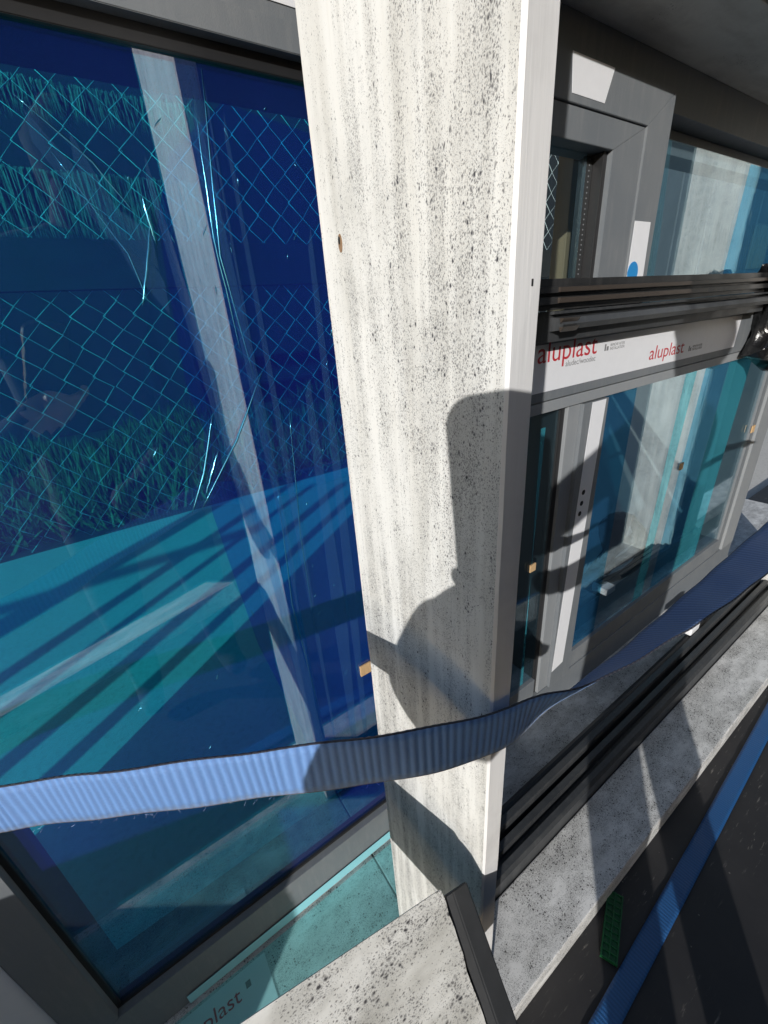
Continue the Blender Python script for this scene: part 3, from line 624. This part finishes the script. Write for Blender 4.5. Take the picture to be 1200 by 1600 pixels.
# green plastic grid packer
gp = thing('plastic_packer', 'green plastic grid packer wedged on the floor below the ledge', 'packer')
ga, gb = Vector((0.607, 0.155, -1.1415)), Vector((0.496, 0.107, -1.1415)); gd = (gb-ga); gl_ = gd.length; gd.normalize(); gn = Vector((-gd.y, gd.x, 0))
def gbar(c0, c1, w, h, nm):
    d = (c1-c0).normalized(); s = Vector((-d.y, d.x, 0))*w/2; z = Vector((0, 0, h))
    vs = [c0-s, c0+s, c1+s, c1-s, c0-s+z, c0+s+z, c1+s+z, c1-s+z]
    pydata(nm, vs, [(3, 2, 1, 0), (4, 5, 6, 7), (0, 1, 5, 4), (1, 2, 6, 5), (2, 3, 7, 6), (3, 0, 4, 7)], 'green', gp)
gbar(ga-Vector((0, 0, .0063)), gb-Vector((0, 0, .0063)), 0.030, 0.004, 'base_plate')
for k in (-1, 0, 1): gbar(ga+gn*.0135*k-Vector((0, 0, .0022)), gb+gn*.0135*k-Vector((0, 0, .0022)), 0.0022, 0.0035, 'long_rib')
for k in range(11):
    c = ga+gd*(gl_*(k+.15)/10.3); gbar(c-gn*.0147-Vector((0, 0, .0022)), c+gn*.0147-Vector((0, 0, .0022)), 0.0018, 0.0029, 'cross_rib')

# ------------------------------------------------------------------ behind the camera: fence, beam, reeds, shed (seen in the film)
fc = thing('chain_link_fence', 'galvanised chain link fence with dark rail mirrored in the blue film', 'fence')
FY = 3.24; cell = 0.163
lines = []
nw = 44; x00 = -2.4
for k in range(nw):
    pts = [(0, FY+(.003 if j % 2 else -.003)+random.uniform(-1, 1)*.002, G+0.02+j*cell*.5+random.uniform(-1, 1)*.006+.012*math.sin(k*.45)) for j in range(34)]
    lines.append(([(x00+k*cell+(cell*.52 if j % 2 else -.02*cell)+random.uniform(-1, 1)*.006+.01*math.sin(j*.5+k*.2), p[1], p[2]) for j, p in enumerate(pts)], [0.0033*(.7+.5*abs(math.sin(j*2.1+k))) for j in range(34)]))
    lines.append(([(x00+k*cell+(cell*.52 if j % 2 else 1.04*cell)+random.uniform(-1, 1)*.006+.01*math.sin(j*.5+k*.2), p[1]+.002, p[2]) for j, p in enumerate(pts)], [0.0020*(.6+.5*abs(math.sin(j*1.7+k*2))) for j in range(34)]))
tubes('wire_mesh', lines, 'steel', fc, 4)
box('dark_rail', (-2.5, 4.9), (FY-.06, FY-.01), (0.275, 0.525), 'dark_wood', fc, 0.004)
for x in (-2.45, 4.85): tubes('fence_post', [([(x, FY, G), (x, FY, G+2.7)], 0.03)], 'steel', fc, 10)
def blades(name, n, fn, mat):
    vs, fs = [], []
    for i in range(n):
        base, tip, w = fn(); d = Vector((random.uniform(-1, 1), random.uniform(-.4, .4), 0)).normalized()*w; mid = base.lerp(tip, .55)+Vector((random.uniform(-.01, .01), random.uniform(-.01, .01), 0))
        k = len(vs); vs += [base-d, base+d, mid+d*.8, mid-d*.8, tip]; fs += [(k, k+1, k+2, k+3), (k+3, k+2, k+4)]
    return pydata(name, vs, fs, mat)
def g1():
    x = random.uniform(-3.5, 5); y = random.uniform(FY+.05, 6.2); h = random.uniform(.06, .36)*(1.0+.5*math.sin(x*3+y*2))
    b = Vector((x, y, G)); return b, b+Vector((random.uniform(-.14, .14), random.uniform(-.12, .12), h)), random.uniform(.004, .012)
gr = blades('verge_grass', 14000, g1, 'leaf'); gr['kind'] = 'stuff'; gr['label'] = 'rough green grass growing behind the chain link fence'
def reed(z0, z1):
    def f():
        x = random.uniform(-3.5, 1.15); y = random.uniform(3.84, 3.95); b = Vector((x, y, z1+random.uniform(-.01, .01)))
        return b, b+Vector((random.uniform(-.03, .03), random.uniform(-.02, 0), (z0-z1)*random.uniform(.7, 1.2))), random.uniform(.0025, .006)
    return f
rs = thing('reed_screen', 'dried reed screen in two hanging rows behind the fence', 'screen')
for a, b in ((0.66, 1.00), (1.28, 1.44)):
    o = blades('reed_row', 3600, reed(a, b), 'straw'); o.parent = rs; o['kind'] = 'stuff'
    box('batten', (-3.5, 1.15), (3.955, 3.985), (b-.02, b+.02), 'dark_wood', rs, 0.003)
for x in (-3.4, 1.1): box('screen_post', (x-.03, x+.03), (3.99, 4.05), (G, 1.5), 'dark_wood', rs, 0.003)
def hut(lab, x0, x1, y0, y1, zt):
    sh = thing('shed', lab, 'shed'); e = 0.3; ym = (y0+y1)/2
    box('wall', (x0, x1), (y0, y1), (G, zt), 'shed', sh, 0.02)
    pydata('roof', [(x0-e, y0-e, zt-.05), (x1+e, y0-e, zt-.05), (x1+e, ym, zt+1.5), (x0-e, ym, zt+1.5), (x0-e, y1+e, zt-.05), (x1+e, y1+e, zt-.05)], [(0, 1, 2, 3), (3, 2, 5, 4), (0, 3, 4), (1, 5, 2), (0, 4, 5, 1)], 'dark_wood', sh)
hut('long dark timber shed standing beyond the fence', -5, 11, 7.5, 9.5, 4.6)
hut('dark timber shed across the yard behind the photographer', -6, 14, -12, -10, 4.8)
wh = thing('warehouse', 'grey metal warehouse far right beyond the fence', 'building')
box('wall', (15, 55), (10, 16), (G, 6.8), 'cladding', wh, 0.03)
for k in range(14): box('cladding_seam', (16+k*2.8, 16.12+k*2.8), (9.93, 9.998), (G, 6.75), 'cladding', wh, 0.01)
box('roof', (14.6, 55.4), (9.6, 16.4), (6.8, 7.1), 'dark_wood', wh, 0.02)
pb = thing('workshop', 'pale rendered workshop across the yard to the right', 'building')
box('wall', (15, 60), (-14, -9), (G, 9.0), 'render_wall', pb, 0.03)
for k in range(7): box('window', (18+k*6, 20.2+k*6), (-8.995, -8.95), (1.0, 3.0), 'glass_dark', pb, 0.02)
box('eaves', (14.7, 60.3), (-14.3, -8.7), (9.0, 9.25), 'dark_wood', pb, 0.02)

# rack added out of view on the left so its uprights throw the long paving shadows
nr = thing('shadow_rack', 'added rack of uprights out of view, set to throw shadows on the paving', 'rack')
for x, w, zt in ((-1.70, .05, .02), (-2.03, .07, .12), (-2.80, .075, .5), (-3.45, .24, .62), (-2.45, .035, .2)):
    box('upright', (x-w/2, x+w/2), (0.40, 0.44), (G, zt), 'post_face', nr, 0.002)
box('foot_rail', (-3.9, -1.5), (0.4445, 0.50), (G, G+.06), 'post_face', nr, 0.002)
box('middle_rail', (-3.9, -2.3), (0.4445, 0.485), (-0.10, -0.05), 'post_face', nr, 0.002)

# ------------------------------------------------------------------ photographer (only the shadow and mirror image show)
def person():
    J = {'pel': (.0, -.40, -.30, .145), 'belly': (.0, -.40, -.10, .135), 'chest': (.03, -.39, .10, .15), 'neck': (.08, -.36, .235, .056), 'head0': (.11, -.335, .275, .066), 'head1': (.145, -.315, .355, .092), 'head2': (.145, -.325, .42, .076),
         'shL': (-.15, -.37, .14, .066), 'elL': (-.265, -.045, -.225, .054), 'wrL': (-.098, .008, -.135, .040), 'paL': (-.045, -.018, -.104, .028),
         'shR': (.21, -.41, .13, .066), 'elR': (.22, -.30, -.22, .052), 'wrR': (.02, -.055, -.33, .040), 'paR': (-.025, -.010, -.315, .036),
         'hiL': (-.09, -.40, -.38, .105), 'knL': (-.12, -.36, -.74, .072), 'anL': (-.13, -.41, -1.11, .048), 'foL': (-.14, -.29, -1.15, .038),
         'hiR': (.10, -.40, -.38, .105), 'knR': (.13, -.36, -.74, .072), 'anR': (.14, -.41, -1.11, .048), 'foR': (.16, -.29, -1.15, .038)}
    E = [('pel', 'belly'), ('belly', 'chest'), ('chest', 'neck'), ('neck', 'head0'), ('head0', 'head1'), ('head1', 'head2'), ('chest', 'shL'), ('shL', 'elL'), ('elL', 'wrL'), ('wrL', 'paL'), ('chest', 'shR'), ('shR', 'elR'), ('elR', 'wrR'), ('wrR', 'paR'),
         ('pel', 'hiL'), ('hiL', 'knL'), ('knL', 'anL'), ('anL', 'foL'), ('pel', 'hiR'), ('hiR', 'knR'), ('knR', 'anR'), ('anR', 'foR')]
    # fingers of the holding hand, curled round the phone's lower half
    base = Vector(J['paL'][:3])
    for i in range(5):
        up = -CD; rt = CX
        if i < 4:
            a = base-rt*.030+up*(.020-.018*i)-CF*.004; b = a-rt*.012+CF*.018; c = b+rt*.014+CF*.004
        else:
            a = base+rt*.028+up*.012; b = a+rt*.004+up*.016+CF*.008; c = b-rt*.010+up*.010+CF*.004
        n = 'f%d' % i; J[n+'a'] = (*a, .0095); J[n+'b'] = (*b, .0088); J[n+'c'] = (*c, .0075); E += [('paL', n+'a'), (n+'a', n+'b'), (n+'b', n+'c')]
    names = list(J); me = bpy.data.meshes.new('person'); me.from_pydata([(J[n][0], J[n][1], J[n][2]+H) for n in names], [(names.index(a), names.index(b)) for a, b in E], [])
    o = bpy.data.objects.new('person', me); C.objects.link(o); me.materials.append(M['cloth'])
    o.modifiers.new('skin', 'SKIN'); s = o.modifiers.new('sub', 'SUBSURF'); s.levels = 2; s.render_levels = 2
    sk = me.skin_vertices[0].data
    for i, n in enumerate(names): sk[i].radius = (J[n][3], J[n][3]); sk[i].use_root = n == 'pel'
    dg = bpy.context.evaluated_depsgraph_get(); m2 = bpy.data.meshes.new_from_object(o.evaluated_get(dg))
    o.modifiers.clear(); o.data = m2
    m2.materials.clear(); m2.materials.append(M['cloth']); m2.materials.append(M['skin'])
    for p in m2.polygons:
        p.use_smooth = True; c = p.center; z = c.z-H
        p.material_index = 1 if (abs(c.x+.04) < .07 and z > -.14 and z < .05 and c.y > -.08) else 0
    tag(o, 'person in dark clothes standing in the yard and holding up a phone', 'person')
    bm = bmesh.new(); bmesh.ops.create_icosphere(bm, subdivisions=3, radius=1)
    for v in bm.verts:
        d = v.co.copy(); r = 1+.05*math.sin(d.x*14+d.z*9); v.co = Vector((.14+d.x*.108*r, -.345+d.y*.112*r, .375+H+d.z*.112*r))
    hm = bpy.data.meshes.new('hair'); bm.to_mesh(hm); bm.free()
    for p in hm.polygons: p.use_smooth = True
    link('hair', hm, 'hair', o)
person()
# phone right behind the viewpoint
bm = bmesh.new(); rim = []
for zz, ins in ((-.0045, .0015), (-.003, 0), (.003, 0), (.0045, .0015)):
    ring = []
    for cx, cy, a0 in ((1, 1, 0), (-1, 1, 90), (-1, -1, 180), (1, -1, 270)):
        for k in range(9):
            a = R_(a0+k*90/8); rr = .019-ins; ring.append(bm.verts.new((cx*(.039-.019)+rr*math.cos(a), cy*(.078-.019)+rr*math.sin(a), zz)))
    rim.append(ring)
for a, b in zip(rim, rim[1:]):
    for q in range(36): bm.faces.new((a[q], a[(q+1) % 36], b[(q+1) % 36], b[q]))
bm.faces.new(rim[0][::-1]); bm.faces.new(rim[-1])
me = bpy.data.meshes.new('mobile_phone'); bm.to_mesh(me); bm.free()
ph = link('mobile_phone', me, 'phone', None); tag(ph, 'black mobile phone in the raised hand of the standing person', 'phone')
ctr = Vector((0, 0, H))-CX*0.034-(-CD)*0.046-CF*0.020
ph.matrix_world = Matrix(((CX.x, -CD.x, -CF.x, ctr.x), (CX.y, -CD.y, -CF.y, ctr.y), (CX.z, -CD.z, -CF.z, ctr.z), (0, 0, 0, 1)))
